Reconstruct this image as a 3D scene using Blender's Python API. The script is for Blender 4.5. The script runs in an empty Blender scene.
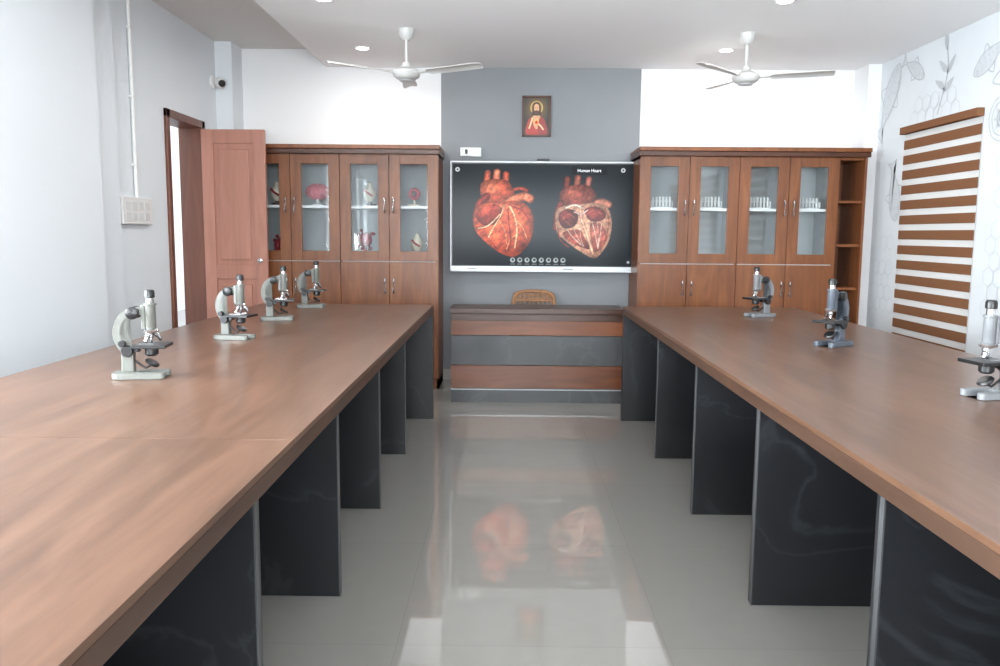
import bpy, bmesh, math, random
import numpy as np
from mathutils import Matrix, Vector
random.seed(4)
sc=bpy.context.scene
try:
    sc.view_settings.view_transform='Standard'
    sc.view_settings.look='None'
except Exception as e: print(e)

def s2l(c):
    return tuple((x/255/12.92 if x/255<=0.04045 else ((x/255+0.055)/1.055)**2.4) for x in c)

# ---------------------------------------------------------------- materials
def new_mat(name):
    m=bpy.data.materials.new(name); m.use_nodes=True
    nt=m.node_tree; b=nt.nodes['Principled BSDF']; return m,nt,b
def plain(name,rgb,rough=0.5,metal=0.0,var=0.04,scale=6.0,bump=0.0,spec=0.5,emit=0):
    m,nt,b=new_mat(name); c=s2l(rgb)
    tc=nt.nodes.new('ShaderNodeTexCoord'); n=nt.nodes.new('ShaderNodeTexNoise'); n.inputs['Scale'].default_value=scale
    n.inputs['Detail'].default_value=4
    nt.links.new(tc.outputs['Object'],n.inputs['Vector'])
    r=nt.nodes.new('ShaderNodeValToRGB')
    r.color_ramp.elements[0].position=.3; r.color_ramp.elements[1].position=.7
    r.color_ramp.elements[0].color=(*[max(0,x*(1-var)) for x in c],1)
    r.color_ramp.elements[1].color=(*[min(1,x*(1+var)) for x in c],1)
    nt.links.new(n.outputs['Fac'],r.inputs['Fac']); nt.links.new(r.outputs['Color'],b.inputs['Base Color'])
    b.inputs['Roughness'].default_value=rough; b.inputs['Metallic'].default_value=metal
    b.inputs['Specular IOR Level'].default_value=spec
    if bump>0:
        bp=nt.nodes.new('ShaderNodeBump'); bp.inputs['Strength'].default_value=bump; bp.inputs['Distance'].default_value=.002
        n2=nt.nodes.new('ShaderNodeTexNoise'); n2.inputs['Scale'].default_value=150
        nt.links.new(tc.outputs['Object'],n2.inputs['Vector'])
        nt.links.new(n2.outputs['Fac'],bp.inputs['Height']); nt.links.new(bp.outputs['Normal'],b.inputs['Normal'])
    if emit:
        b.inputs['Emission Color'].default_value=(*c,1); b.inputs['Emission Strength'].default_value=emit
    return m
def wood(name,dark,mid,light,stretch=(9,1.0,9),rough=0.35,scale=1.6,spec=0.5,fine=0.0):
    m,nt,b=new_mat(name)
    tc=nt.nodes.new('ShaderNodeTexCoord'); mp=nt.nodes.new('ShaderNodeMapping')
    mp.inputs['Scale'].default_value=stretch
    nt.links.new(tc.outputs['Object'],mp.inputs['Vector'])
    n=nt.nodes.new('ShaderNodeTexNoise'); n.inputs['Scale'].default_value=scale; n.inputs['Detail'].default_value=8
    n.inputs['Roughness'].default_value=.62; n.inputs['Distortion'].default_value=1.1
    nt.links.new(mp.outputs['Vector'],n.inputs['Vector'])
    r=nt.nodes.new('ShaderNodeValToRGB'); e=r.color_ramp.elements
    e[0].position=.28; e[0].color=(*s2l(dark),1); e[1].position=.72; e[1].color=(*s2l(light),1)
    k=e.new(.5); k.color=(*s2l(mid),1)
    nt.links.new(n.outputs['Fac'],r.inputs['Fac'])
    out=r.outputs['Color']
    if fine>0:
        m2=nt.nodes.new('ShaderNodeMapping'); m2.inputs['Scale'].default_value=tuple(s*(7 if s>2 else 1.6) for s in stretch)
        nt.links.new(tc.outputs['Object'],m2.inputs['Vector'])
        n2=nt.nodes.new('ShaderNodeTexNoise'); n2.inputs['Scale'].default_value=scale; n2.inputs['Detail'].default_value=5; n2.inputs['Distortion'].default_value=.4
        nt.links.new(m2.outputs['Vector'],n2.inputs['Vector'])
        r2=nt.nodes.new('ShaderNodeValToRGB'); r2.color_ramp.elements[0].position=.36; r2.color_ramp.elements[0].color=(1-fine,1-fine,1-fine,1)
        r2.color_ramp.elements[1].position=.55; r2.color_ramp.elements[1].color=(1,1,1,1)
        nt.links.new(n2.outputs['Fac'],r2.inputs['Fac'])
        mx=nt.nodes.new('ShaderNodeMix'); mx.data_type='RGBA'; mx.blend_type='MULTIPLY'; mx.inputs['Factor'].default_value=1
        nt.links.new(out,mx.inputs['A']); nt.links.new(r2.outputs['Color'],mx.inputs['B']); out=mx.outputs['Result']
    nt.links.new(out,b.inputs['Base Color'])
    b.inputs['Roughness'].default_value=rough; b.inputs['Specular IOR Level'].default_value=spec
    return m
def slate(name,base,vein,rough=.3):
    m,nt,b=new_mat(name)
    tc=nt.nodes.new('ShaderNodeTexCoord')
    n=nt.nodes.new('ShaderNodeTexNoise'); n.inputs['Scale'].default_value=1.3; n.inputs['Detail'].default_value=8; n.inputs['Distortion'].default_value=1.2
    nt.links.new(tc.outputs['Object'],n.inputs['Vector'])
    r=nt.nodes.new('ShaderNodeValToRGB'); e=r.color_ramp.elements
    b0=s2l(base); v=s2l(vein); d=[x*.6 for x in b0]
    e[0].position=.3; e[0].color=(*d,1); e[1].position=.75; e[1].color=(*b0,1)
    a=e.new(.485); a.color=(*b0,1); a=e.new(.5); a.color=(*v,1); a=e.new(.512); a.color=(*b0,1)
    nt.links.new(n.outputs['Fac'],r.inputs['Fac']); nt.links.new(r.outputs['Color'],b.inputs['Base Color'])
    b.inputs['Roughness'].default_value=rough
    return m
def glassmat(name,tint=(0.95,0.97,0.98),gl=0.035):
    m=bpy.data.materials.new(name); m.use_nodes=True; nt=m.node_tree; nt.nodes.clear()
    o=nt.nodes.new('ShaderNodeOutputMaterial'); t=nt.nodes.new('ShaderNodeBsdfTransparent'); t.inputs[0].default_value=(*tint,1)
    g=nt.nodes.new('ShaderNodeBsdfGlossy'); g.inputs['Roughness'].default_value=.03
    mx=nt.nodes.new('ShaderNodeMixShader'); mx.inputs[0].default_value=gl
    nt.links.new(t.outputs[0],mx.inputs[1]); nt.links.new(g.outputs[0],mx.inputs[2]); nt.links.new(mx.outputs[0],o.inputs[0])
    return m
def floor_mat():
    m,nt,b=new_mat('vitrified_tile')
    tc=nt.nodes.new('ShaderNodeTexCoord')
    mp=nt.nodes.new('ShaderNodeMapping'); mp.inputs['Location'].default_value=(.32,.1,0)
    nt.links.new(tc.outputs['Object'],mp.inputs['Vector'])
    br=nt.nodes.new('ShaderNodeTexBrick'); br.offset=0; br.inputs['Scale'].default_value=1
    br.inputs['Brick Width'].default_value=.8; br.inputs['Row Height'].default_value=.8
    br.inputs['Mortar Size'].default_value=.0013; br.inputs['Mortar Smooth'].default_value=.3
    br.inputs['Color1'].default_value=(*s2l((148,145,140)),1); br.inputs['Color2'].default_value=(*s2l((150,147,142)),1)
    br.inputs['Mortar'].default_value=(*s2l((138,135,130)),1)
    nt.links.new(mp.outputs['Vector'],br.inputs['Vector'])
    n=nt.nodes.new('ShaderNodeTexNoise'); n.inputs['Scale'].default_value=14; n.inputs['Detail'].default_value=6
    nt.links.new(tc.outputs['Object'],n.inputs['Vector'])
    mx=nt.nodes.new('ShaderNodeMix'); mx.data_type='RGBA'; mx.blend_type='MULTIPLY'; mx.inputs['Factor'].default_value=.06
    nt.links.new(br.outputs['Color'],mx.inputs['A']); nt.links.new(n.outputs['Fac'],mx.inputs['B'])
    nt.links.new(mx.outputs['Result'],b.inputs['Base Color'])
    b.inputs['Roughness'].default_value=.02; b.inputs['IOR'].default_value=2.0
    return m

M_wall=plain('wall_paint_white',(234,235,236),.7,var=.012,scale=2,bump=.08)
M_wallb=plain('wall_paint_cool',(220,225,229),.7,var=.012,scale=2,bump=.08)
M_ceil=plain('ceiling_paint',(246,247,248),.8,var=.006,scale=2)
M_ceil2=plain('ceiling_slab_paint',(218,216,214),.8,var=.015,scale=2)
M_grey=plain('grey_accent_paint',(136,140,144),.75,var=.03,scale=3,bump=.1)
M_mural=plain('wallpaper_base',(212,217,221),.65,var=.02,scale=3)
M_murl=plain('wallpaper_print_grey',(182,187,191),.65,var=.08,scale=20)
M_murl2=plain('wallpaper_print_pale',(199,204,208),.65,var=.05,scale=20)
M_floor=floor_mat()
M_top=wood('table_laminate',(80,57,43),(96,69,53),(110,81,63),(7,.9,7),.28,1.5,.45,.14)
M_topedge=wood('table_edge_laminate',(54,37,28),(68,48,37),(80,58,45),(7,.9,7),.38)
M_cab=wood('cabinet_wood',(98,56,31),(120,71,40),(138,86,51),(7,7,.9),.35,1.8,.45,.12)
M_cabd=wood('cabinet_wood_dark',(62,34,21),(78,43,26),(92,52,33),(1,7,7),.35,1.8)
M_deskw=wood('desk_wood',(92,51,30),(112,64,39),(128,77,48),(1,8,8),.32,1.8)
M_desktop=wood('desk_top_wood',(52,32,24),(68,43,32),(80,53,39),(1,8,8),.3,1.8)
M_door=wood('door_wood',(152,104,87),(164,114,97),(176,123,105),(8,8,.8),.4,1.5)
M_frame=wood('door_frame_wood',(86,47,33),(102,58,41),(116,70,50),(8,8,.8),.4,1.5)
M_slate=slate('slate_laminate',(34,35,38),(48,50,53),.34)
M_slate2=slate('desk_slate',(76,77,79),(86,88,90),.4)
M_edgew=plain('panel_edge_band',(76,78,80),.4)
M_chrome=plain('chrome',(200,202,205),.2,.95)
M_blk=plain('black_plastic',(22,23,25),.35)
M_white=plain('white_plastic',(222,222,220),.4)
M_rock=plain('switch_rocker_white',(210,211,211),.4)
M_silver=plain('silver_bezel',(186,190,194),.35,.3)
M_scope=plain('microscope_enamel_grey',(106,108,103),.35)
M_scopel=plain('microscope_enamel_light',(116,119,122),.35)
M_scopeb=plain('microscope_enamel_blue',(80,88,98),.35)
M_fan=plain('fan_enamel',(196,196,194),.35)
M_glass=glassmat('clear_glass')
M_cabin=plain('cabinet_interior',(182,186,186),.6)
M_shelf=plain('cabinet_shelf_white',(225,226,226),.5)
M_tan=plain('cane_tan',(158,112,72),.45,var=.12,scale=30)
M_lamp=plain('downlight_lens',(255,252,245),.5,emit=7)
M_pink=plain('model_pink',(196,110,120),.4,var=.15,scale=40)
M_red=plain('model_red',(140,36,46),.4,var=.15,scale=40)
M_cream=plain('model_cream',(210,200,180),.4)
M_dkwood=plain('model_stand',(60,40,32),.4)
M_tilew=plain('skirting_tile',(180,176,170),.25)
def cloth(name,tcol,dcol,f):
    m=bpy.data.materials.new(name); m.use_nodes=True; nt=m.node_tree; nt.nodes.clear()
    o=nt.nodes.new('ShaderNodeOutputMaterial'); t=nt.nodes.new('ShaderNodeBsdfTranslucent'); t.inputs[0].default_value=(*tcol,1)
    d=nt.nodes.new('ShaderNodeBsdfDiffuse')
    n=nt.nodes.new('ShaderNodeTexNoise'); n.inputs['Scale'].default_value=80
    r=nt.nodes.new('ShaderNodeValToRGB'); r.color_ramp.elements[0].color=(*[x*.9 for x in dcol],1); r.color_ramp.elements[1].color=(*dcol,1)
    nt.links.new(n.outputs['Fac'],r.inputs['Fac']); nt.links.new(r.outputs['Color'],d.inputs[0])
    mx=nt.nodes.new('ShaderNodeMixShader'); mx.inputs[0].default_value=f
    nt.links.new(t.outputs[0],mx.inputs[1]); nt.links.new(d.outputs[0],mx.inputs[2]); nt.links.new(mx.outputs[0],o.inputs[0]); return m
M_sheer=cloth('blind_sheer_fabric',(.36,.36,.36),(.8,.8,.79),.75)
M_blindb=cloth('blind_brown_fabric',s2l((110,78,56)),s2l((128,90,66)),.95)

# ---------------------------------------------------------------- mesh helpers
def link(o,parent=None):
    sc.collection.objects.link(o)
    if parent is not None: o.parent=parent
    return o
def empty(name,loc=(0,0,0),rotz=0):
    e=bpy.data.objects.new(name,None); e.empty_display_size=.05; e.location=loc; e.rotation_euler=(0,0,rotz)
    sc.collection.objects.link(e); return e
def finish(bm,name,mat,parent=None,smooth=False,bevel=0,seg=2):
    me=bpy.data.meshes.new(name); bmesh.ops.recalc_face_normals(bm,faces=bm.faces[:]); bm.to_mesh(me); bm.free()
    mats=mat if isinstance(mat,list) else [mat]
    for m in mats: me.materials.append(m)
    o=bpy.data.objects.new(name,me); link(o,parent)
    if smooth:
        for p in me.polygons: p.use_smooth=True
        try:
            md=o.modifiers.new('es','EDGE_SPLIT'); md.split_angle=math.radians(40)
        except: pass
    if bevel>0:
        md=o.modifiers.new('bev','BEVEL'); md.width=bevel; md.segments=seg; md.limit_method='ANGLE'
    return o
def add_box(bm,x0,x1,y0,y1,z0,z1,mi=0):
    v=[bm.verts.new(p) for p in [(x0,y0,z0),(x1,y0,z0),(x1,y1,z0),(x0,y1,z0),(x0,y0,z1),(x1,y0,z1),(x1,y1,z1),(x0,y1,z1)]]
    for f in [(0,3,2,1),(4,5,6,7),(0,1,5,4),(1,2,6,5),(2,3,7,6),(3,0,4,7)]:
        fc=bm.faces.new([v[i] for i in f]); fc.material_index=mi
def boxes(name,lst,mat,parent=None,bevel=0):
    bm=bmesh.new()
    for b in lst: add_box(bm,*b)
    return finish(bm,name,mat,parent,bevel=bevel)
def box(name,x0,x1,y0,y1,z0,z1,mat,parent=None,bevel=0):
    return boxes(name,[(x0,x1,y0,y1,z0,z1)],mat,parent,bevel)
def add_lathe(bm,prof,origin=(0,0,0),axis=(0,0,1),n=24,mi=0):
    ax=Vector(axis).normalized(); q=Vector((0,0,1)).rotation_difference(ax); O=Vector(origin)
    rings=[]
    for r,z in prof:
        rings.append([bm.verts.new(O+q@Vector((r*math.cos(2*math.pi*i/n),r*math.sin(2*math.pi*i/n),z))) for i in range(n)])
    for a,b in zip(rings,rings[1:]):
        for i in range(n):
            f=bm.faces.new([a[i],a[(i+1)%n],b[(i+1)%n],b[i]]); f.material_index=mi
    f=bm.faces.new(rings[0][::-1]); f.material_index=mi
    f=bm.faces.new(rings[-1]); f.material_index=mi
def lathe(name,prof,origin,mat,parent=None,axis=(0,0,1),n=24):
    bm=bmesh.new(); add_lathe(bm,prof,origin,axis,n); return finish(bm,name,mat,parent,smooth=True)
def add_tube(bm,pts,r,n=10,mi=0):
    pts=[Vector(p) for p in pts]; rings=[]
    up=Vector((0,0,1))
    for i,p in enumerate(pts):
        t=(pts[min(i+1,len(pts)-1)]-pts[max(i-1,0)]).normalized()
        a=t.cross(up)
        if a.length<1e-3: a=t.cross(Vector((0,1,0)))
        a.normalize(); b=t.cross(a)
        rr=r[i] if isinstance(r,(list,tuple)) else r
        rings.append([bm.verts.new(p+a*rr*math.cos(2*math.pi*k/n)+b*rr*math.sin(2*math.pi*k/n)) for k in range(n)])
    for a,b in zip(rings,rings[1:]):
        for i in range(n):
            f=bm.faces.new([a[i],a[(i+1)%n],b[(i+1)%n],b[i]]); f.material_index=mi
    bm.faces.new(rings[0][::-1]).material_index=mi; bm.faces.new(rings[-1]).material_index=mi
def tube(name,pts,r,mat,parent=None,n=10):
    bm=bmesh.new(); add_tube(bm,pts,r,n); return finish(bm,name,mat,parent,smooth=True)
def extrude_poly(name,pts,plane,a,b,mat,parent=None,bevel=0,smooth=False):
    bm=bmesh.new()
    def P(u,v,w): return {'xy':(u,v,w),'xz':(u,w,v),'yz':(w,u,v)}[plane]
    va=[bm.verts.new(P(u,v,a)) for u,v in pts]; vb=[bm.verts.new(P(u,v,b)) for u,v in pts]
    n=len(pts)
    f1=bm.faces.new(va); f2=bm.faces.new(vb[::-1])
    for i in range(n): bm.faces.new([va[i],va[(i+1)%n],vb[(i+1)%n],vb[i]])
    bmesh.ops.triangulate(bm,faces=[f1,f2])
    return finish(bm,name,mat,parent,bevel=bevel,smooth=smooth)
def catmull(pts,k=6,closed=False):
    out=[]; n=len(pts)
    rng=range(n) if closed else range(n-1)
    g=(lambda i: pts[i%n]) if closed else (lambda i: pts[min(max(i,0),n-1)])
    for i in rng:
        p0,p1,p2,p3=[np.array(g(i+d),float) for d in(-1,0,1,2)]
        for j in range(k):
            t=j/k; out.append(tuple(.5*((2*p1)+(-p0+p2)*t+(2*p0-5*p1+4*p2-p3)*t*t+(-p0+3*p1-3*p2+p3)*t**3)))
    if not closed: out.append(tuple(pts[-1]))
    return out
def ground(e):
    """move the parent empty to the base centre of its children, children stay put"""
    lo=Vector((1e9,)*3); hi=Vector((-1e9,)*3)
    def rec(o):
        for c in o.children:
            if c.type=='MESH':
                for v in c.data.vertices:
                    for i in range(3):
                        lo[i]=min(lo[i],v.co[i]+c.location[i]); hi[i]=max(hi[i],v.co[i]+c.location[i])
            rec(c)
    rec(e)
    c=Vector(((lo.x+hi.x)/2,(lo.y+hi.y)/2,lo.z)); e.location=c
    for ch in e.children: ch.matrix_parent_inverse=Matrix.Translation(-c)
def raster(name,x0,x1,y,z0,z1,nx,nz,fn,mat,parent):
    """flat picture facing -Y, vertex colours from fn(u,v) u:0..1 right v:0..1 down"""
    u,v=np.meshgrid(np.linspace(0,1,nx),np.linspace(0,1,nz))
    col=fn(u,v)
    V=np.stack([x0+(x1-x0)*u,np.full_like(u,y),z1+(z0-z1)*v],-1).reshape(-1,3)
    idx=np.arange(nx*nz).reshape(nz,nx)
    F=np.stack([idx[1:,:-1],idx[1:,1:],idx[:-1,1:],idx[:-1,:-1]],-1).reshape(-1,4)
    me=bpy.data.meshes.new(name); me.from_pydata(V.tolist(),[],F.tolist()); me.materials.append(mat)
    c=np.clip(col.reshape(-1,3)/255,0,1); lin=np.where(c<=.04045,c/12.92,((c+.055)/1.055)**2.4)
    at=me.color_attributes.new('pict','FLOAT_COLOR','POINT')
    at.data.foreach_set('color',np.concatenate([lin,np.ones((len(lin),1))],1).astype(np.float32).ravel())
    o=bpy.data.objects.new(name,me); link(o,parent); return o
def attr_mat(name,emit,rough=.4):
    m,nt,b=new_mat(name); a=nt.nodes.new('ShaderNodeAttribute'); a.attribute_name='pict'
    b.inputs['Roughness'].default_value=rough
    if emit:
        nt.links.new(a.outputs['Color'],b.inputs['Emission Color']); b.inputs['Emission Strength'].default_value=emit
        b.inputs['Base Color'].default_value=(.006,.007,.008,1); b.inputs['Specular IOR Level'].default_value=.08
    else: nt.links.new(a.outputs['Color'],b.inputs['Base Color'])
    return m
class Paint:
    def __init__(s,X,Y,bg): s.X=X; s.Y=Y; s.C=np.zeros(X.shape+(3,))+np.array(bg,float)
    def mask(s,pts):
        X,Y=s.X,s.Y; ins=np.zeros(X.shape,bool); n=len(pts); j=n-1
        for i in range(n):
            xi,yi=pts[i]; xj,yj=pts[j]
            if yi!=yj:
                ins^=((yi>Y)!=(yj>Y))&(X<(xj-xi)*(Y-yi)/(yj-yi)+xi)
            j=i
        return ins
    def dist(s,pts):
        d=np.full(s.X.shape,1e9)
        for (ax,ay),(bx,by) in zip(pts,pts[1:]):
            dx,dy=bx-ax,by-ay; L=dx*dx+dy*dy+1e-9
            t=np.clip(((s.X-ax)*dx+(s.Y-ay)*dy)/L,0,1)
            d=np.minimum(d,np.hypot(s.X-ax-t*dx,s.Y-ay-t*dy))
        return d
    def blend(s,m,c):
        m=m[...,None]; s.C=s.C*(1-m)+c*m
    def poly(s,pts,col,shade=None,smooth=True):
        if smooth: pts=catmull(pts,6,True)
        m=s.mask(pts).astype(float); c=np.zeros_like(s.C)+np.array(col,float)
        if shade:
            cx,cy,rx,ry,hl=shade
            r=((s.X-cx)/rx)**2+((s.Y-cy)/ry)**2
            g=np.exp(-(((s.X-cx+rx*.3)/(rx*.45))**2+((s.Y-cy+ry*.3)/(ry*.45))**2))
            c=c*np.clip(1.12-.55*r,.35,1.2)[...,None]+g[...,None]*np.array(hl)
        s.blend(m,c)
    def stroke(s,pts,w,col,tub=True,smooth=True,op=1.0):
        if smooth and len(pts)>2: pts=catmull(pts,5)
        d=s.dist(pts)/(w/2); m=np.clip((1.08-d)*w,0,1)*op
        c=np.zeros_like(s.C)+np.array(col,float)
        if tub: c=c*np.clip(1.25-.75*d*d,.4,1.3)[...,None]
        s.blend(m,c)
    def disc(s,cx,cy,rx,ry,col,op=1.0):
        m=np.clip((1-np.hypot((s.X-cx)/rx,(s.Y-cy)/ry))*min(rx,ry)*2+.3,0,1)*op; s.blend(m,np.array(col,float))
    def glow(s,cx,cy,rx,ry,col,op):
        m=np.exp(-(((s.X-cx)/rx)**2+((s.Y-cy)/ry)**2))*op; s.C=s.C+m[...,None]*np.array(col,float)

# ---------------------------------------------------------------- room
XL,XR,YB,YR=-2.27,2.85,6.75,-3.2
ZC,ZT=2.52,2.66
T=.15
box('floor',XL-T,XR+T,YR-T,YB+T,-.1,0,M_floor)
box('ceiling',XL-T,XR+T,YR-T,YB+T,ZT,ZT+.12,M_ceil2)
box('ceiling_dropped',-1.46,XR-.001,YR+.001,YB-.001,ZC,ZT-.001,M_ceil)
def wall_side(name,xa,xb,ops,mat):
    ys=sorted(ops); l=[]; y=YR-T
    for (a,b,z0,z1) in ys:
        l.append((xa,xb,y,a,0,ZT))
        if z0>0: l.append((xa,xb,a,b,0,z0))
        l.append((xa,xb,a,b,z1,ZT)); y=b
    l.append((xa,xb,y,YB+T,0,ZT))
    return boxes(name,l,mat)
DOOR=(5.50,6.19,0,2.015)
LW=[(-1.2,.4,.9,2.1),(1.0,2.6,.9,2.1)]
RW=[(-1.9,-.7,.46,1.975),(.1,1.3,.46,1.975),(2.2,3.4,.46,1.975),(5.10,6.00,.48,1.93)]
wall_side('wall_left',XL-T,XL,LW+[DOOR],M_wallb)
wall_side('wall_right',XR,XR+T,RW,M_mural)
box('wall_back',XL,XR,YB,YB+T,0,ZT,M_wall)
boxes('wall_rear',[(XL,XR,YR-T,YR,0,.9),(XL,XR,YR-T,YR,2.1,ZT),(XL,-1.6,YR-T,YR,.9,2.1),(2.2,XR,YR-T,YR,.9,2.1)],M_wall)
box('wall_accent',-.545,1.05,YB-.012,YB,0,ZC,M_grey)
box('trim_1',XL,XL+.10,2.75,4.42,0,ZT,M_wallb)
box('trim_2',XL,XL+.13,6.5,YB,0,ZT,M_wallb)
box('trim_3',XR-.1,XR,6.5,YB,0,ZC,M_wall)
box('trim_4',XL,XL+.035,4.42,4.76,0,ZT,M_wallb)
boxes('baseboard_back',[(-.53,1.0,YB-.022,YB-.012,0,.09)],M_tilew)
boxes('baseboard_left',[(XL,XL+.01,YR,2.75,0,.09),(XL,XL+.01,4.77,DOOR[0]-.01,0,.09)],M_tilew)
boxes('baseboard_right',[(XR-.01,XR,YR,6.25,0,.09)],M_tilew)

wn=0
def window(side,y0,y1,z0,z1):
    global wn; wn+=1
    e=empty('window_%d'%wn)
    xa=(XL-T*.7) if side=='l' else XR+T*.55
    xb=xa+.04; f=.045
    boxes('frame',[(xa,xb,y0,y1,z0,z0+f),(xa,xb,y0,y1,z1-f,z1),(xa,xb,y0,y0+f,z0,z1),(xa,xb,y1-f,y1,z0,z1),(xa,xb,(y0+y1)/2-.02,(y0+y1)/2+.02,z0,z1)],M_white,e)
    box('pane',xa+.017,xa+.021,y0+f,y1-f,z0+f,z1-f,M_glass,e)
    ground(e)
for w in LW: window('l',*w)
for w in RW: window('r',*w)
wn+=1; e=empty('window_%d'%wn)
boxes('frame',[(-1.6,2.2,YR-.1,YR-.06,.9,.95),(-1.6,2.2,YR-.1,YR-.06,2.05,2.1)]+[(x,x+.05,YR-.1,YR-.06,.9,2.1) for x in(-1.6,-.35,.9,2.15)],M_white,e)
box('pane',-1.55,2.15,YR-.082,YR-.078,.95,2.05,M_glass,e); ground(e)

def blind(y0,y1,z0,z1,n=14):
    e=empty('zebra_blind')
    y0-=.035; y1+=.035; z0-=.03; z1+=.035
    x=XR-.011
    box('headrail',XR-.05,XR-.001,y0-.003,y1+.003,z1-.03,z1+.02,M_blindb,e,.004)
    box('sheer_fabric',x+.004,x+.006,y0,y1,z0,z1-.03,M_sheer,e)
    h=(z1-.03-z0)/n
    boxes('brown_bands',[(x-.001,x+.0035,y0,y1,z0+i*h,z0+i*h+h*.60) for i in range(n)],M_blindb,e)
    box('bottom_rail',x-.010,x+.010,y0,y1,z0-.016,z0+.006,M_blindb,e,.003)
    ground(e)
for w in RW: blind(w[0],w[1],w[2],w[3])

def mural():
    bm=bmesh.new(); x=XR-.0025
    def ribbon(pts,w,mi=0,smooth=True,closed=False):
        if smooth: pts=catmull(pts,6,closed)
        if closed: pts=list(pts)+[pts[0]]
        L=[];n=len(pts)
        for i,p in enumerate(pts):
            a=np.array(pts[max(i-1,0)]);b=np.array(pts[min(i+1,n-1)])
            if closed and (i==0 or i==n-1): a=np.array(pts[-2]); b=np.array(pts[1])
            t=b-a; t=t/(np.linalg.norm(t)+1e-9); nn=np.array([-t[1],t[0]])*w/2
            L.append((bm.verts.new((x,p[0]+nn[0],p[1]+nn[1])),bm.verts.new((x,p[0]-nn[0],p[1]-nn[1]))))
        for a,b in zip(L,L[1:]):
            f=bm.faces.new([a[0],a[1],b[1],b[0]]); f.material_index=mi
    def shape(P,mi=1,sm=True,dx=.0008):
        if sm: P=catmull(P,5,True)
        f=bm.faces.new([bm.verts.new((x+dx,a,b)) for a,b in P]); f.material_index=mi
        bmesh.ops.triangulate(bm,faces=[f])
    def leaf(y,z,l,w,ang,mi=0):
        P=[(0,0),(.3*l,w),(.65*l,w*.8),(l,0),(.65*l,-w*.8),(.3*l,-w)]
        c,s=math.cos(ang),math.sin(ang)
        P=catmull([(y+a*c-b*s,z+a*s+b*c) for a,b in P],4,True)
        f=bm.faces.new([bm.verts.new((x,a,b)) for a,b in P]); f.material_index=mi
    def hexa(y,z,r,mi=1,w=.006):
        P=[(y+r*math.cos(math.pi/6+k*math.pi/3),z+r*math.sin(math.pi/6+k*math.pi/3)) for k in range(6)]
        ribbon(P,w,mi,False,True)
    def fish(cy,cz,L,ang,fat=.28,mi=1):
        c,s=math.cos(ang),math.sin(ang)
        T_=lambda P:[(cy+(a*c-b*s)*L,cz+(a*s+b*c)*L) for a,b in P]
        body=[(-.5,.02),(-.38,fat*.42),(-.15,fat*.62),(.1,fat*.5),(.32,fat*.16),(.42,.03),(.56,.16),(.53,.0),(.56,-.14),(.42,-.03),(.3,-fat*.16),(.05,-fat*.42),(-.2,-fat*.5),(-.4,-fat*.3)]
        shape(T_(body),mi); ribbon(T_(body),.008,0,True,True)
        ribbon(T_([(-.12,fat*.6),(0,fat*1.0),(.1,fat*.5)]),.008,0); ribbon(T_([(-.15,-fat*.48),(-.02,-fat*.85),(.03,-fat*.42)]),.008,0)
        ribbon(T_([(-.3,fat*.42),(-.25,0),(-.3,-fat*.38)]),.005,0)
        for k in range(4): ribbon(T_([(-.15+k*.11,fat*.35-k*.03),(-.11+k*.11,0),(-.15+k*.11,-fat*.3+k*.03)]),.004,0)
        q=T_([(-.4,.04)])[0]; ribbon([(q[0]+.012*math.cos(t),q[1]+.012*math.sin(t)) for t in(0,1.26,2.5,3.77,5.0)],.006,0,True,True)
    ribbon([(5.62,2.02),(5.56,2.16),(5.52,2.30),(5.55,2.44)],.010)
    for y,z,a in[(5.56,2.16,2.6),(5.55,2.18,.5),(5.53,2.27,2.3),(5.53,2.28,.7),(5.55,2.42,1.4)]: leaf(y,z,.14,.022,a)
    fish(6.33,2.22,.55,-1.05,.30)
    fish(5.98,2.38,.34,.5,.26)
    fish(6.17,1.53,.42,1.35,.36)
    fish(5.05,2.28,.36,2.7,.3)
    ribbon([(4.7,2.35),(4.9,2.2),(5.0,2.12),(4.85,2.08)],.010)
    for r in(.13,.10,.05): ribbon([(4.88+r*math.cos(k*.4),1.90+r*math.sin(k*.4)) for k in range(15)],.008,0,True,True)
    for k in range(8): leaf(4.88,1.90,.09,.014,k*math.pi/4,1)
    R=.062
    for (y0,y1,z0,z1) in[(6.12,6.5,.7,1.25),(4.2,4.93,.7,1.65),(5.4,5.95,2.03,2.14)]:
        zz=z0;row=0
        while zz<z1:
            yy=y0+(row%2)*R*.866
            while yy<y1:
                if random.random()<.7: hexa(yy,zz,R*.93)
                yy+=R*1.732
            zz+=R*1.5;row+=1
    for y0 in(-2.5,-.4,1.7,3.8):
        fish(y0,1.9,.5,.4); fish(y0+.1,1.2,.4,2.2)
    finish(bm,'wall_mural',[M_murl,M_murl2])
mural()

# ---------------------------------------------------------------- door
e=empty('door_1'); y0,y1=DOOR[0],DOOR[1]; f=.055; DZ=DOOR[3]
boxes('frame',[(XL-T-.01,XL+.02,y0,y0+f,0,DZ),(XL-T-.01,XL+.02,y1-f,y1,0,DZ),(XL-T-.01,XL+.02,y0,y1,DZ-f,DZ)],M_frame,e,.004)
ly=y1-.065; lx0,lx1=XL+.022,XL+.022+.465; th=.036; zt=1.95
st=.085
L=[(lx0,lx0+st,ly-th,ly,0.01,zt),(lx1-st,lx1,ly-th,ly,0.01,zt)]
for z0,z1 in[(0.01,.14),(.86,.96),(zt-.1,zt)]: L.append((lx0+st,lx1-st,ly-th,ly,z0,z1))
boxes('leaf_stiles',L,M_door,e,.003)
boxes('leaf_recess',[(lx0+.08,lx1-.08,ly-th+.014,ly-.014,.13,zt-.09)],M_door,e)
boxes('leaf_raised_panels',[(lx0+.12,lx1-.12,ly-th+.003,ly-.003,.18,.82),(lx0+.12,lx1-.12,ly-th+.003,ly-.003,1.0,zt-.14)],M_door,e,.008)
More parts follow.
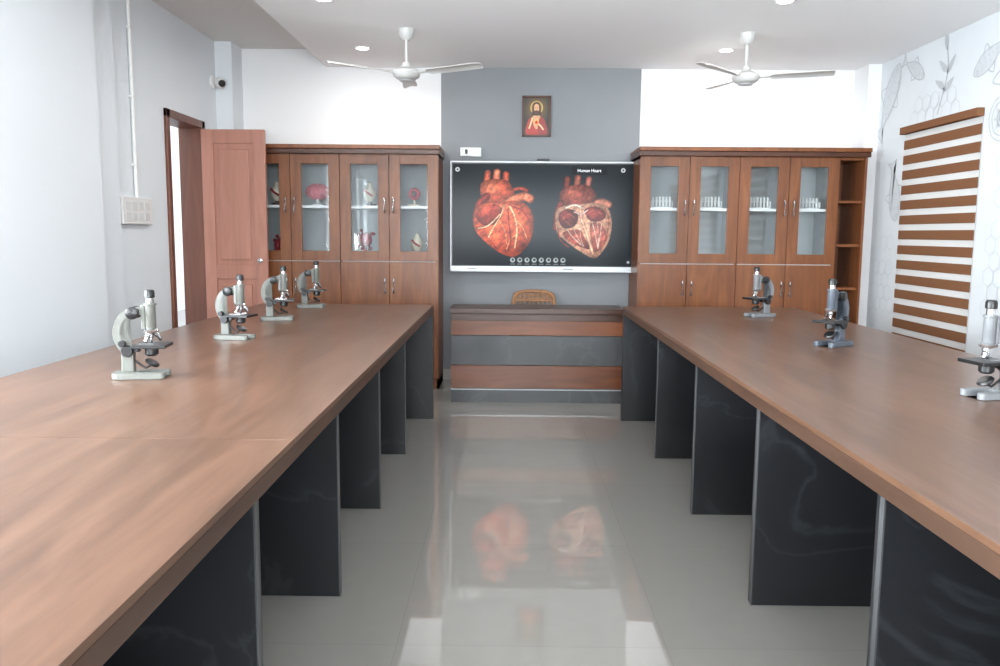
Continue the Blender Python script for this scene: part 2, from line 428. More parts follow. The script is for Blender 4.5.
lathe('knob',[(.008,0),(.008,.03),(.018,.035),(.018,.05),(.008,.055)],(lx1-.04,ly-th,1.0),M_chrome,e,(0,-1,0),16)
ground(e)
box('corridor_floor',-5.0,XL-T-.001,3.5,13,-.1,-.001,M_tilew)
e=empty('corridor_wall')
box('plaster',-5.1,-5.0,3.5,13,0,3.2,M_wall,e); 
boxes('grille_frame',[(-5.0,-4.96,y,y+.05,1.6,2.6) for y in(10.9,12.1)]+[(-5.0,-4.96,10.9,12.15,z,z+.05) for z in(1.6,2.1,2.55)]+[(-4.99,-4.97,11.1+k*.2,11.12+k*.2,1.6,2.6) for k in range(5)],M_blk,e); ground(e)

# ---------------------------------------------------------------- cabinets
def cabinet(xs,x_open=None):
    e=empty('display_cabinet'); yf,yb=6.3,YB-.014; x0,x1=xs[0],xs[-1]; zt=1.80; t=.018
    if x0<-1: yb=YB-.002
    xe=x_open if x_open else x1
    body=[(x0,x0+t,yf+.02,yb,0,zt),(x1-t,x1,yf+.02,yb,0,zt),(x0,x1,yf+.02,yb,0,.08),(x0,x1,yf+.02,yb,zt-t,zt)]
    mid=(len(xs)-1)//2
    body.append((xs[mid]-t/2,xs[mid]+t/2,yf+.02,yb,0,zt))
    boxes('carcass',body,M_cab,e)
    boxes('interior_back',[(x0+t,x1-t,yb-.012,yb,.08,zt-t)],M_cabin,e)
    boxes('interior_lining',[(x0+t,x0+t+.003,yf+.03,yb-.012,.08,zt-t),(x1-t-.003,x1-t,yf+.03,yb-.012,.08,zt-t),(xs[mid]-t/2-.003,xs[mid]-t/2,yf+.03,yb-.012,.08,zt-t),(xs[mid]+t/2,xs[mid]+t/2+.003,yf+.03,yb-.012,.08,zt-t)],M_cabin,e)
    boxes('shelves',[(x0+t,x1-t,yf+.03,yb-.012,z,z+.02) for z in(.98,1.395,.5)],M_shelf,e)
    oh=.012
    box('cornice',x0-(0 if x0<-1 else oh),xe+oh,yf-.03,yb,zt,zt+.035,M_cabd,e,.003)
    box('cornice_top',x0-(0 if x0<-1 else oh),xe+oh,yf-.045,yb,zt+.036,zt+.066,M_cab,e,.003)
    n=len(xs)-1
    for i in range(n):
        a,b=xs[i]+.002,xs[i+1]-.002; s=.082
        boxes('glass_door_frame_%d'%i,[(a,a+s,yf,yf+.02,.995,zt-.006),(b-s,b,yf,yf+.02,.995,zt-.006),(a+s,b-s,yf,yf+.02,.995,1.07),(a+s,b-s,yf,yf+.02,1.725,zt-.006)],M_cab,e,.0015)
        box('glass_%d'%i,a+s,b-s,yf+.008,yf+.012,1.07,1.725,M_glass,e)
        box('lower_door_%d'%i,a,b,yf,yf+.02,.085,.988,M_cab,e,.0015)
        hx=(b-.032) if i%2==0 else (a+.032)
        for z0,z1 in[(1.35,1.48),(.74,.87)]:
            tube('handle',[(hx,yf,z0+.012),(hx,yf-.026,z0+.012),(hx,yf-.03,z0+.03),(hx,yf-.03,z1-.03),(hx,yf-.026,z1-.012),(hx,yf,z1-.012)],.0065,M_chrome,e,8)
    if x_open:
        boxes('open_shelf_unit',[(x1,x_open,yb-.015,yb,0,zt),(x_open-t,x_open,yf+.0,yb,0,zt)]+[(x1,x_open-t,yf+.03,yb,z,z+.02) for z in(.06,.43,.80,1.13,1.46,1.78)],M_cab,e,.001)
    ground(e); return e
DW=.376
XC0=-2.034
cabinet([XC0+i*DW for i in range(5)])
XC1=.993
cabinet([XC1+i*DW for i in range(5)],2.70)

def specimen(name,x,z,kind):
    e=empty(name); y=6.44
    if kind=='brain':
        bm=bmesh.new()
        bmesh.ops.create_icosphere(bm,subdivisions=4,radius=.055)
        for v in bm.verts:
            n=v.co.normalized(); k=1+.07*math.sin(22*n.x+6*math.sin(9*n.z))*math.cos(17*n.y+4*n.z)
            if abs(n.x)<.08: k*=.9
            v.co=Vector((n.x*.075,n.y*.055,n.z*.05))*k+Vector((x,y,z+.085))
        finish(bm,'lobes',M_pink,e,smooth=True)
        lathe('stand',[(.035,0),(.035,.01),(.01,.015),(.01,.05)],(x,y,z),M_white,e)
    elif kind=='virus':
        bm=bmesh.new(); bmesh.ops.create_icosphere(bm,subdivisions=2,radius=.045)
        ns=[v.co.normalized() for v in bm.verts][::4]
        for v in bm.verts: v.co+=Vector((x,y,z+.085))
        for n in ns: add_lathe(bm,[(.005,.04),(.005,.06),(.013,.064),(.010,.074)],(x,y,z+.085),n,8)
        finish(bm,'body_with_spikes',M_red,e)
        lathe('stand',[(.035,0),(.035,.01),(.008,.015),(.008,.045)],(x,y,z),M_blk,e)
    elif kind=='organ':
        P=[(.001,0),(.02,.01),(.036,.035),(.04,.06),(.03,.085),(.016,.1),(.014,.12),(.001,.125)]
        lathe('organ_form',P,(x,y,z+.02),M_cream,e)
        lathe('stand',[(.04,0),(.04,.012),(.012,.016),(.012,.03)],(x,y,z),M_dkwood,e)
        bm=bmesh.new(); add_tube(bm,[(x-.03,y-.03,z+.1),(x-.01,y-.045,z+.08),(x+.02,y-.04,z+.06)],.007); finish(bm,'vessel',M_red,e,smooth=True)
    elif kind=='eye':
        bm=bmesh.new(); bmesh.ops.create_uvsphere(bm,u_segments=20,v_segments=14,radius=.038)
        for v in bm.verts: v.co+=Vector((x,y,z+.075))
        finish(bm,'globe',M_pink,e,smooth=True)
        lathe('iris',[(.018,0),(.016,.006),(.001,.008)],(x,y-.033,z+.075),M_dkwood,e,(0,-1,0),16)
        lathe('stand',[(.04,0),(.04,.01),(.008,.014),(.008,.04)],(x,y,z),M_cream,e)
    ground(e); e.scale=(1.25,1.25,1.25)
c=[XC0+DW*(i+.5) for i in range(4)]
specimen('brain_model',c[1]-.01,1.416,'brain')
specimen('anatomy_organ_model',c[2]+.02,1.416,'organ')
specimen('virus_model',c[2]-.02,1.05,'virus')
specimen('eye_model',c[3]-.01,1.416,'eye')
specimen('anatomy_organ_model',c[3]+.01,1.03,'organ')
specimen('anatomy_organ_model',c[0]+.05,1.416,'organ')
specimen('virus_model',c[0]+.07,1.001,'virus')
boxes('specimen_plinth',[(c[2]-.08,c[2]+.04,6.38,6.50,1.0005,1.049),(c[3]-.05,c[3]+.07,6.38,6.50,1.0005,1.029)],M_shelf)
def rack(x,z):
    e=empty('test_tube_rack'); y=6.42
    boxes('rack_frame',[(x-.085,x+.085,y-.03,y+.03,z,z+.008),(x-.085,x+.085,y-.03,y+.03,z+.05,z+.056),(x-.085,x-.079,y-.03,y+.03,z,z+.056),(x+.079,x+.085,y-.03,y+.03,z,z+.056)],M_white,e)
    bm=bmesh.new()
    for k in range(6): add_lathe(bm,[(.004,0),(.008,.006),(.008,.075),(.0095,.077)],(x-.065+k*.026,y-.008,z+.009),(0,0,1),10)
    finish(bm,'test_tubes',M_white,e,smooth=True); ground(e)
for i in range(4): rack(XC1+DW*(i+.5),1.416)

# ---------------------------------------------------------------- work tables
def table(xi,xo,pi,po,ypan,segs):
    e=empty('laboratory_table'); a,b=min(xi,xo),max(xi,xo)
    ya,yb=-1.6,5.32
    boxes('tabletop',[(a,b,s,t,.735,.749) for s,t in segs],M_top,e,.0006)
    boxes('tabletop_edge',[(a,b,ya,yb,.697,.7345)],M_topedge,e,.002)
    pa,pb=min(pi,po),max(pi,po)
    boxes('end_panel',[(a,b,yb-.05,yb-.012,0,.697),(a,b,ya+.012,ya+.05,0,.697)],M_slate,e,.001)
    boxes('support_panels',[(pa,pb,y-.02,y+.02,0,.697) for y in ypan],M_slate,e,.001)
    boxes('edge_banding',[(pi-.0015 if pi<0 else pi-.0025,pi+.0025 if pi<0 else pi+.0015,y-.021,y+.0,0,.697) for y in ypan],M_edgew,e)
    cx=(pa+pb)/2
    boxes('spine_panel',[(cx-.02,cx+.02,ya+.05,yb-.05,.02,.697)],M_slate,e)
    ground(e)
yp=[4.42,3.52,2.64,1.76,.86,-.05,-.95]
table(-.48,-1.60,-.555,-1.52,yp,[(-1.6,-.15),(-.1493,1.80),(1.8007,5.32)])
table(.752,1.86,.815,1.78,[y-.03 for y in yp],[(-1.6,.6),(.6007,5.32)])

# ---------------------------------------------------------------- teacher desk
e=empty('teacher_desk'); a,b=-.40,.825; y0,y1=5.82,6.16
box('desktop',a-.01,b+.01,y0-.02,y1,.645,.682,M_desktop,e,.003)
box('front_upper_band',a,b,y0,y0+.02,.49,.645,M_deskw,e)
box('upper_reveal',a,b,y0-.012,y0+.02,.595,.642,M_desktop,e,.002)
box('front_slate_band',a,b,y0-.004,y0+.02,.275,.485,M_slate2,e,.001)
box('front_lower_band',a,b,y0,y0+.02,.105,.27,M_deskw,e)
box('kickboard',a,b,y0-.002,y0+.02,0,.1,M_slate2,e)
box('kick_trim',a,b,y0-.006,y0,.092,.1,M_silver,e)
boxes('side_panels',[(a,a+.02,y0+.021,y1-.01,0,.645),(b-.02,b,y0+.021,y1-.01,0,.645)],M_deskw,e)
ground(e)

def chair(cx,cy):
    e=empty('cane_chair',(cx,cy,0)); w=.2; e.scale=(1,1,.935)
    boxes('seat',[(-w,w,-.2,.18,.40,.425)],M_tan,e,.01)
    bm=bmesh.new()
    for sx in(-1,1):
        add_tube(bm,[(sx*(w-.015),-.18,.41),(sx*(w-.005),-.19,0)],[.016,.012])
        add_tube(bm,[(sx*(w-.01),.2,0),(sx*(w-.02),.17,.41),(sx*(w-.025),.2,.62),(sx*(w-.04),.215,.76)],[.013,.016,.015,.013])
        add_tube(bm,[(sx*(w),-.18,.41),(sx*(w+.01),-.17,.56),(sx*(w+.01),-.1,.60),(sx*(w+.0),.1,.6),(sx*(w-.02),.2,.62)],.012)
    top=catmull([(-w+.04,.215,.745),(-w+.07,.218,.785),(-.07,.22,.80),(0,.22,.803),(.07,.22,.80),(w-.07,.218,.785),(w-.04,.215,.745)],5)
    add_tube(bm,top,.014)
    add_tube(bm,[(-w+.02,.2,.60),(w-.02,.2,.60)],.010)
    add_tube(bm,[(-w+.03,.212,.72),(w-.03,.212,.72)],.007)
    finish(bm,'frame',M_tan,e,smooth=True)
    bm=bmesh.new()
    for k in range(9):
        x=-w+.055+k*(2*w-.11)/8; add_tube(bm,[(x,.2,.60),(x,.217,.795)],.005,6)
    for k in range(10):
        x=-w+.03+k*.034
        x2=x+.07 if k<9 else x+.03
        add_tube(bm,[(x,.213,.72),(min(x2,w-.03),.218,.785)],.004,6); add_tube(bm,[(min(x2,w-.03),.213,.72),(x,.218,.785)],.004,6)
    finish(bm,'back_lattice',M_tan,e,smooth=True)
chair(.213,6.42)

# ---------------------------------------------------------------- interactive display
M_screen=attr_mat('screen_picture',1.0,.15)
M_paint=attr_mat('print_picture',0,.35)
e=empty('interactive_display'); X0,X1,Z0,Z1=-.468,1.018,.905,1.785; yf=6.63
boxes('wall_bracket',[(.0,.5,yf+.045,YB-.012,1.2,1.5)],M_blk,e)
box('housing',X0,X1,yf,yf+.045,Z0,Z1,M_silver,e,.006)
box('bottom_ledge',X0+.02,X1-.02,yf-.02,yf,Z0+.0,Z0+.012,M_silver,e,.003)
box('black_bezel',X0+.014,X1-.014,yf-.004,yf,Z0+.045,Z1-.014,M_blk,e)
bx0,bx1,bz0,bz1=X0+.026,X1-.026,Z0+.052,Z1-.026
rng=np.random.RandomState(3)
def vnoise(X,Y,s):
    g=rng.rand(64,64); x=X/s; y=Y/s; xi=np.floor(x).astype(int); yi=np.floor(y).astype(int); fx=x-xi; fy=y-yi
    fx=fx*fx*(3-2*fx); fy=fy*fy*(3-2*fy); G=lambda a,b:g[a%64,b%64]
    return (G(xi,yi)*(1-fx)+G(xi+1,yi)*fx)*(1-fy)+(G(xi,yi+1)*(1-fx)+G(xi+1,yi+1)*fx)*fy
def heartpic(u,v):
    X=454+u*(630-454); Y=165+v*(266-165)
    p=Paint(X,Y,(22,34,42))
    bg=np.array((29,40,47.))*np.clip(1.12-.45*(((X-542)/110)**2+((Y-215)/70)**2),.4,1.2)[...,None]
    p.C=bg.copy()
    p.stroke([(487,196),(487,184),(488,174)],6.5,(190,92,66))
    p.stroke([(496,200),(496,186),(497,173)],7,(214,118,88))
    p.stroke([(504,200),(505,186),(506,175)],6.5,(178,78,56))
    p.poly([(481,186),(488,181),(503,180),(511,186),(514,200),(500,208),(484,206)],(188,80,56),(497,193,19,15,(70,62,46)))
    p.stroke([(477,216),(480,204),(487,197)],7,(140,48,40))
    p.stroke([(502,207),(513,200),(524,197),(529,199)],9,(208,116,86))
    p.stroke([(514,190),(521,189),(526,191)],4,(150,60,46))
    p.poly([(474,222),(476,210),(485,204),(500,203),(515,201),(527,206),(533,218),(532,235),(526,248),(515,257),(502,254),(489,245),(478,234)],(196,72,42),(503,228,38,38,(54,44,30)))
    p.poly([(478,213),(488,206),(499,206),(503,214),(497,224),(486,226),(478,221)],(160,48,34),(490,213,16,14,(60,44,34)))
    p.glow(519,222,9,16,(60,52,34),.8); p.glow(496,238,6,8,(46,34,22),.8); p.glow(505,208,8,4,(70,70,54),.7); p.glow(523,246,5,5,(-50,-30,-20),1)
    for a,w,c in[([(504,206),(501,216),(494,228),(489,238)],1.9,(232,184,136)),([(510,207),(515,218),(517,232),(515,248)],2.0,(238,196,148)),([(514,219),(522,227),(527,239)],1.2,(226,160,112)),([(499,220),(505,231),(507,244)],1.2,(222,152,106)),
        ([(517,234),(510,241),(507,250)],1.1,(222,152,106)),([(512,207),(522,211),(530,222)],1.5,(120,26,22)),([(508,208),(509,222),(511,240),(509,251)],1.3,(104,20,20)),([(479,229),(489,226),(500,215)],1.8,(236,198,160)),([(486,236),(492,242),(497,250)],.9,(112,24,22)),([(520,232),(524,240),(522,248)],.8,(112,24,22))]:
        p.stroke(a,w,c,op=.9)
    p.stroke([(567,200),(565,190),(566,179)],6,(112,52,44)); p.stroke([(575,200),(575,190),(576,178)],6.5,(150,84,70)); p.stroke([(584,200),(585,190),(587,179)],6,(166,98,84))
    p.poly([(559,193),(568,186),(584,185),(593,192),(594,206),(578,211),(561,207)],(142,66,54),(576,197,19,14,(46,32,26)))
    p.stroke([(555,228),(556,214),(560,203)],6,(104,44,40))
    p.stroke([(590,207),(598,202),(606,204)],8,(184,118,98))
    p.poly([(555,223),(556,210),(567,205),(580,204),(594,203),(605,207),(610,221),(608,239),(601,252),(593,258),(579,251),(565,241),(557,233)],(206,150,122),(584,228,38,38,(22,22,20)))
    p.poly([(559,213),(567,209),(575,212),(577,220),(572,227),(563,228),(558,221)],(104,36,34),(567,218,12,13,(40,14,12)))
    p.poly([(583,210),(592,206),(602,210),(604,216),(598,221),(588,220)],(126,48,44),(593,214,13,10,(40,16,12)))
    p.poly([(562,233),(570,230),(579,230),(584,238),(589,249),(578,246),(568,241)],(156,74,62),(576,238,16,14,(30,20,14)))
    p.poly([(589,224),(598,223),(604,230),(605,240),(600,249),(594,251),(590,240)],(172,90,76),(597,236,12,18,(30,22,18)))
    for a in[[(579,206),(580,218),(585,232),(592,253)]]: p.stroke(a,3.2,(214,160,134))
    for a,w in[([(591,223),(594,234),(597,248)],1.1),([(600,223),(599,234),(597,248)],1.0),([(596,223),(597,235),(597,248)],.8),([(566,229),(572,237),(582,246)],1.1),([(573,229),(577,238),(583,246)],.9),([(579,229),(580,238),(583,246)],.8)]:
        p.stroke(a,w,(236,216,200),op=.9)
    for a in[[(561,220),(567,214),(574,218)],[(585,215),(592,210),(600,214)],[(568,234),(574,240),(580,245)],[(601,228),(603,237),(600,246)],[(560,215),(566,222),(570,226)]]:
        p.stroke(a,.9,(206,112,98),op=.8)
    p.stroke([(565,208),(573,205),(581,208)],2,(232,204,186)); p.stroke([(573,212),(580,214),(586,210)],1.6,(226,190,190)); p.stroke([(557,228),(560,240),(568,247)],1.4,(130,40,36)); p.stroke([(603,208),(607,220),(605,240)],1.2,(140,50,40),op=.8)
    fg=np.clip(np.abs(p.C-bg).sum(-1)/30,0,1)
    n=.55*vnoise(X+Y*.4,Y,3.1)+.45*vnoise(X,Y+X*.3,1.5)
    p.C=p.C*(1+fg[...,None]*(n[...,None]-.5)*.75)
    t=((abs(X-587)<17)&(abs(Y-171)<3.8)).astype(float); p.blend(t,np.array((12,17,21.)))
    for cx in(458.5,620): p.disc(cx,170.5,2.3,2.3,(226,230,232)); p.disc(cx,170.5,1.1,1.1,(60,70,76))
    for k in range(8):
        cx=513+k*7.1; p.disc(cx,260.5,2.6,2.6,(190,198,200)); p.disc(cx+.2,260.2,1.5 if k%2 else 1.2,1.4,(50,62,70))
        m=((abs(X-cx)<2.4)&(abs(Y-264.6)<.5)).astype(float)*.6; p.blend(m,np.array((190,196,200.)))
    p.disc(627,262,1.5,1.5,(190,196,200))
    return p.C
raster('screen_image',bx0,bx1,yf-.0055,bz0,bz1,440,250,heartpic,M_screen,e)
def text(s,size,loc,mat,parent,name='lettering'):
    cu=bpy.data.curves.new(name,'FONT'); cu.body=s; cu.size=size; cu.align_x='CENTER'; cu.align_y='CENTER'; cu.extrude=.0004
    o=bpy.data.objects.new(name,cu); o.location=loc; o.rotation_euler=(math.pi/2,0,0); cu.materials.append(mat); link(o,parent); return o
M_txt=plain('screen_text_white',(235,238,240),.5,emit=.6)
M_txtg=plain('bezel_text_grey',(110,114,118),.5)
px=lambda x:bx0+(x-454)/176*(bx1-bx0); pz=lambda y:bz1-(y-165)/101*(bz1-bz0)
text('Human Heart',.034,(px(587),yf-.007,pz(171)),M_txt,e)
box('bezel_lettering',X0+.14,X0+.22,yf-.001,yf+.001,Z0+.022,Z0+.028,M_txtg,e)  # plain bar standing for small lettering on the lower bezel
box('maker_mark',(X0+X1)/2+.17,(X0+X1)/2+.25,yf-.001,yf+.001,Z0+.02,Z0+.03,M_txtg,e)
box('camera_bump',(X0+X1)/2-.05,(X0+X1)/2+.05,yf+.005,yf+.04,Z1,Z1+.018,M_blk,e,.003)
ground(e)

e=empty('framed_religious_picture'); a,b,z0,z1=.105,.335,1.985,2.305; y=YB-.014
fw=.016
boxes('frame',[(a,b,y-.02,y,z0,z0+fw),(a,b,y-.02,y,z1-fw,z1),(a,a+fw,y-.02,y,z0,z1),(b-fw,b,y-.02,y,z0,z1)],M_cabd,e,.003)
box('backing',a+.004,b-.004,y-.006,y,z0+.004,z1-.004,M_blk,e)
def jes(u,v):
    X=u*20;Y=v*28; p=Paint(X,Y,(44,36,26))
    r=np.hypot(X-10,Y-8); p.blend(np.clip(1.1-r/11,0,1)*.8,np.array((150,116,54.)))
    p.disc(10,7.5,5.2,5.2,(204,166,82)); p.disc(10,7.5,4.2,4.2,(130,100,50))
    p.poly([(6.6,8),(7.4,4.2),(10,3.2),(12.6,4.2),(13.4,8),(13.6,13),(12,14),(8,14),(6.4,13)],(64,34,20))
    p.poly([(2,28),(3,18),(6,14.5),(10,14),(14,14.5),(17,18),(18,28)],(170,44,34))
    p.poly([(7,14),(10,13.5),(13,14),(12.6,20),(10,24),(7.4,20)],(206,150,110))
    p.poly([(13,15),(17,18),(18.5,28),(12,28),(11,22)],(144,34,30))
    p.poly([(8,6.5),(9,4.8),(11,4.8),(12,6.5),(11.8,9.6),(10,11.8),(8.2,9.6)],(218,166,124))
    p.poly([(8.6,10),(10,9.4),(11.4,10),(11,12),(10,13),(9,12)],(84,46,28))
    p.disc(9.2,7.6,.45,.3,(40,24,18)); p.disc(10.8,7.6,.45,.3,(40,24,18)); p.stroke([(10,7.6),(10,9)],.4,(180,126,92),False,False)
    p.disc(10,18.4,1.9,2.1,(240,190,80)); p.disc(10,18.6,1.3,1.5,(196,30,30))
    p.stroke([(4.2,23),(5.6,19),(6.6,15.5)],1.8,(216,166,126)); p.stroke([(15.5,24),(13.6,21.5),(11.8,20)],1.8,(216,166,126))
    return p.C
raster('printed_picture',a+fw,b-fw,y-.0075,z0+fw,z1-fw,80,112,jes,M_paint,e); ground(e)

e=empty('power_socket'); 
box('plate',-.39,-.22,YB-.045,YB-.012,1.825,1.895,M_white,e,.004)
boxes('switch_rocker',[(-.26,-.24,YB-.05,YB-.044,1.845,1.875)],M_white,e,.002)
boxes('plug',[(-.35,-.33,YB-.075,YB-.045,1.843,1.877)],M_blk,e,.004)
boxes('socket_module',[(-.37,-.295,YB-.0465,YB-.0445,1.833,1.887)],M_silver,e,.001); ground(e)

e=empty('switchboard')
box('plate',XL,XL+.03,4.80,5.20,1.250,1.412,M_white,e,.005)
boxes('rocker_switches',[(XL+.03,XL+.033,4.835+k*.085,4.90+k*.085,z,z+.045) for k in range(4) for z in(1.275,1.338)],M_rock,e,.001); ground(e)
e=empty('wall_conduit')
tube('pipe',[(XL+.014,5.02,1.40),(XL+.014,5.02,ZT)],.012,M_white,e)
boxes('saddles',[(XL,XL+.028,5.0,5.04,z,z+.015) for z in(1.6,2.0,2.4)],M_white,e); ground(e)
e=empty('cctv_camera'); cx,cy,cz=XL,6.42,2.34
lathe('mount',[(.05,0),(.05,.02),(.03,.028),(.02,.03)],(cx,cy,cz),M_white,e,(1,0,0))
bm=bmesh.new(); bmesh.ops.create_uvsphere(bm,u_segments=20,v_segments=14,radius=.042)
for v in bm.verts: v.co+=Vector((cx+.065,cy,cz-.005))
finish(bm,'dome_body',M_white,e,smooth=True)
lathe('lens',[(.026,0),(.026,.012),(.018,.014)],(cx+.085,cy-.028,cz-.012),M_blk,e,(.6,-.75,-.25)); ground(e)

# ---------------------------------------------------------------- fans
def fan(x,y,a0):
    e=empty('ceiling_fan',(x,y,ZC))
    lathe('canopy',[(.02,-.07),(.038,-.055),(.052,-.02),(.052,0)],(0,0,0),M_fan,e)
    lathe('downrod',[(.011,-.24),(.011,-.05)],(0,0,0),M_fan,e,n=12)
    lathe('motor_housing',[(.03,-.32),(.06,-.315),(.083,-.30),(.09,-.28),(.083,-.262),(.055,-.248),(.03,-.237),(.026,-.21)],(0,0,0),M_fan,e)
    lathe('trim_ring',[(.045,-.328),(.05,-.32),(.03,-.315)],(0,0,0),M_silver,e)
    for k in range(3):
        a=math.radians(a0+120*k); bm=bmesh.new()
        pr=[(.075,.014),(.15,.016),(.17,.034),(.30,.044),(.46,.050),(.53,.048),(.55,.034)]
        n=6
        rings=[]
        for r,w in pr:
            row=[]
            for j in range(n+1):
                t=-1+2*j/n; zz=-.283+.008*(1-t*t)-.008*t*(1 if r>.16 else .2)+.012*(r/.55)
                row.append((r,t*w,zz))
            rings.append(row)
        def P(p,dz): 
            return (p[0]*math.cos(a)-p[1]*math.sin(a),p[0]*math.sin(a)+p[1]*math.cos(a),p[2]+dz)
        T_=[[bm.verts.new(P(p,.002)) for p in r] for r in rings]; B_=[[bm.verts.new(P(p,-.002)) for p in r] for r in rings]
        R=len(rings)
        for i in range(R-1):
            for j in range(n):
                bm.faces.new([T_[i][j],T_[i+1][j],T_[i+1][j+1],T_[i][j+1]]); bm.faces.new([B_[i][j+1],B_[i+1][j+1],B_[i+1][j],B_[i][j]])
            bm.faces.new([T_[i][0],B_[i][0],B_[i+1][0],T_[i+1][0]]); bm.faces.new([T_[i][n],T_[i+1][n],B_[i+1][n],B_[i][n]])
        for j in range(n):
            bm.faces.new([T_[0][j],T_[0][j+1],B_[0][j+1],B_[0][j]]); bm.faces.new([T_[-1][j+1],T_[-1][j],B_[-1][j],B_[-1][j+1]])
        finish(bm,'blade_%d'%k,M_fan,e,smooth=True)
fan(-.67,5.50,-26); fan(1.55,5.56,-14)
fan(-.67,1.6,10); fan(1.55,1.6,40)

def downlight(x,y,pw):
    e=empty('recessed_downlight',(x,y,ZC))
    lathe('trim_ring',[(.044,-.002),(.055,-.006),(.06,-.003),(.06,0)],(0,0,0),M_white,e)
    lathe('lens',[(.040,-.0075),(.042,-.0065),(.042,-.003)],(0,0,0),M_lamp,e)
    L=bpy.data.lights.new('downlight_lamp','AREA'); L.shape='DISK'; L.size=.08; L.energy=pw; L.color=(1,.98,.95)
    o=bpy.data.objects.new('downlight_lamp',L); o.location=(0,0,-.012); link(o,e)
for y in(6.05,4.8,2.8,.8,-1.4):
    for x in(-1.05,1.54): downlight(x,y,8)

# ---------------------------------------------------------------- microscopes
def microscope(x,y,rot,mat,s=1.0,z=.75):
    e=empty('microscope',(x,y,z),rot); e.scale=(s,s,s)
    U=catmull([(-.085,-.03),(-.06,-.052),(0,-.052),(.07,-.052),(.088,-.045),(.088,-.028),(.07,-.022),(.01,-.02),(-.005,0),(.01,.02),(.07,.022),(.088,.028),(.088,.045),(.07,.052),(0,.052),(-.06,.052),(-.085,.03)],3,True)
    extrude_poly('horseshoe_base',U,'xy',0,.020,mat,e,bevel=.003)
    bm=bmesh.new()
    add_box(bm,-.058,-.016,-.015,.015,.018,.098)
    finish(bm,'pillar',mat,e,bevel=.006,seg=3)
    lathe('tilt_joint',[(.018,-.026),(.02,-.022),(.02,.022),(.018,.026)],(-.035,0,.092),M_blk,e,(0,1,0),20)
    cl=catmull([(-.03,.088),(-.052,.105),(-.068,.135),(-.069,.17),(-.052,.205),(-.02,.225),(.02,.228)],5)
    w=np.interp(np.linspace(0,1,len(cl)),[0,.3,.6,1],[.018,.012,.011,.014]); up=[];dn=[]
    for i,p in enumerate(cl):
        a=np.array(cl[max(i-1,0)]);b=np.array(cl[min(i+1,len(cl)-1)]); t=(b-a)/np.linalg.norm(b-a); nn=np.array([-t[1],t[0]])
        up.append(tuple(np.array(p)+nn*w[i])); dn.append(tuple(np.array(p)-nn*w[i]))
    extrude_poly('curved_arm',up+dn[::-1],'xz',-.012,.012,mat,e,bevel=.004)
    boxes('focus_rack',[(.012,.026,-.014,.014,.165,.25)],mat,e,.003)
    bm=bmesh.new(); add_lathe(bm,[(.019,0),(.021,.002),(.021,.016),(.018,.018)],(-.012,.014,.222),(0,1,0),20); add_lathe(bm,[(.019,0),(.021,.002),(.021,.016),(.018,.018)],(-.012,-.014,.222),(0,-1,0),20)
    add_lathe(bm,[(.011,0),(.011,.016)],(-.05,.013,.118),(0,1,0),14); add_lathe(bm,[(.011,0),(.011,.016)],(-.05,-.013,.118),(0,-1,0),14)
    finish(bm,'focus_knobs',M_blk,e,smooth=True)
    lathe('body_tube',[(.014,.165),(.018,.17),(.018,.245),(.021,.247),(.021,.253),(.016,.255)],(.04,0,0),mat,e)
    lathe('draw_tube',[(.013,.255),(.013,.272)],(.04,0,0),M_chrome,e,n=16)
    lathe('eyepiece',[(.013,.272),(.017,.274),(.017,.292),(.014,.299),(.008,.3)],(.04,0,0),M_blk,e)
    lathe('nosepiece',[(.012,.152),(.025,.156),(.027,.163),(.015,.17)],(.04,0,0),M_chrome,e)
    bm=bmesh.new()
    for ax,ay in[((.0),(0)),(.55,.35),(-.2,-.6)]:
        add_lathe(bm,[(.009,0),(.009,.018),(.006,.02),(.006,.034),(.003,.038)],(.04+ax*.02,ay*.02,.156),(ax,ay,-1),12)
    finish(bm,'objectives',M_chrome,e,smooth=True)
    boxes('stage',[(-.015,.098,-.055,.055,.104,.115)],M_blk,e,.002)
    boxes('stage_bracket',[(-.04,.0,-.016,.016,.088,.106)],M_blk,e)
    bm=bmesh.new(); add_box(bm,.0,.055,-.034,-.028,.117,.119); add_box(bm,.0,.055,.028,.034,.117,.119); finish(bm,'stage_clips',M_chrome,e)
    lathe('substage_condenser',[(.016,.074),(.022,.08),(.022,.106)],(.04,0,0),M_blk,e,n=18)
    lathe('mirror',[(.022,-.006),(.026,0),(.022,.006)],(.04,0,.05),M_blk,e,(.5,0,.85),20)
    tube('mirror_fork',[(-.02,0,.06),(.005,0,.04),(.018,0,.032),(.034,0,.04)],.004,M_blk,e,8)
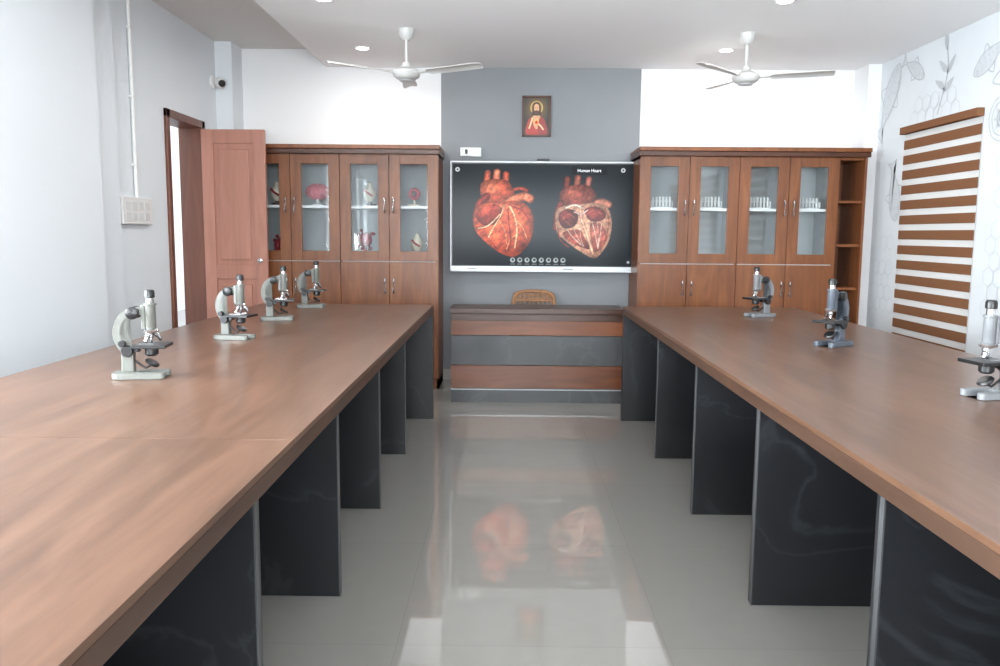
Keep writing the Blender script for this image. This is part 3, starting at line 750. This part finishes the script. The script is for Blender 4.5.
microscope(-1.168,2.57,math.radians(8),M_scope,.93)
microscope(-1.19,3.53,math.radians(-10),M_scope,.93)
microscope(-1.22,4.31,math.radians(12),M_scope,.95)
microscope(-1.22,5.06,math.radians(5),M_scope,.95)
microscope(1.46,4.72,math.radians(200),M_scopel,.95)
microscope(1.40,3.49,math.radians(215),M_scopeb,.95)
microscope(1.435,2.38,math.radians(190),M_scopel,.95)

# ---------------------------------------------------------------- lights
def wl(name,loc,rot,sx,sy,pw,col):
    L=bpy.data.lights.new(name,'AREA'); L.shape='RECTANGLE'; L.size=sx; L.size_y=sy; L.energy=pw; L.color=col
    o=bpy.data.objects.new(name,L); o.location=loc; o.rotation_euler=rot; sc.collection.objects.link(o)
TL=math.radians(24)   # upward tilt added to the left and rear lamps to brighten the ceiling
for i,(a,b,z0,z1) in enumerate(LW):
    wl('daylight_left_window',(XL-T-.28,(a+b)/2,(z0+z1)/2),(0,-math.pi/2-TL,0),z1-z0,b-a,390,(.95,.98,1))
for i,(a,b,z0,z1) in enumerate(RW):
    wl('daylight_right_window',(XR+T+.08,(a+b)/2,(z0+z1)/2),(0,math.pi/2,0),z1-z0,b-a,45 if i==3 else 180,(.97,.985,1))
wl('rear_fill_lamp',(.3,YR-T-.30,1.5),(math.pi/2+TL,0,0),3.8,1.2,460,(.97,.985,1))  # added lamp outside the unseen rear wall, fills the room from behind
w=bpy.data.worlds.new('sky'); sc.world=w; w.use_nodes=True
bg=w.node_tree.nodes['Background']; bg.inputs[0].default_value=(.86,.93,1,1); bg.inputs[1].default_value=1.9

# ---------------------------------------------------------------- camera
cam=bpy.data.cameras.new('camera'); co=bpy.data.objects.new('camera',cam); sc.collection.objects.link(co)
cam.sensor_width=36; cam.lens=29.52; cam.clip_start=.05
R=Matrix.Rotation(math.radians(.5),4,'Z')@Matrix.Rotation(math.radians(90-6.95),4,'X')@Matrix.Rotation(math.radians(.45),4,'Z')
co.matrix_world=Matrix.Translation((0,0,1.215))@R
sc.camera=co
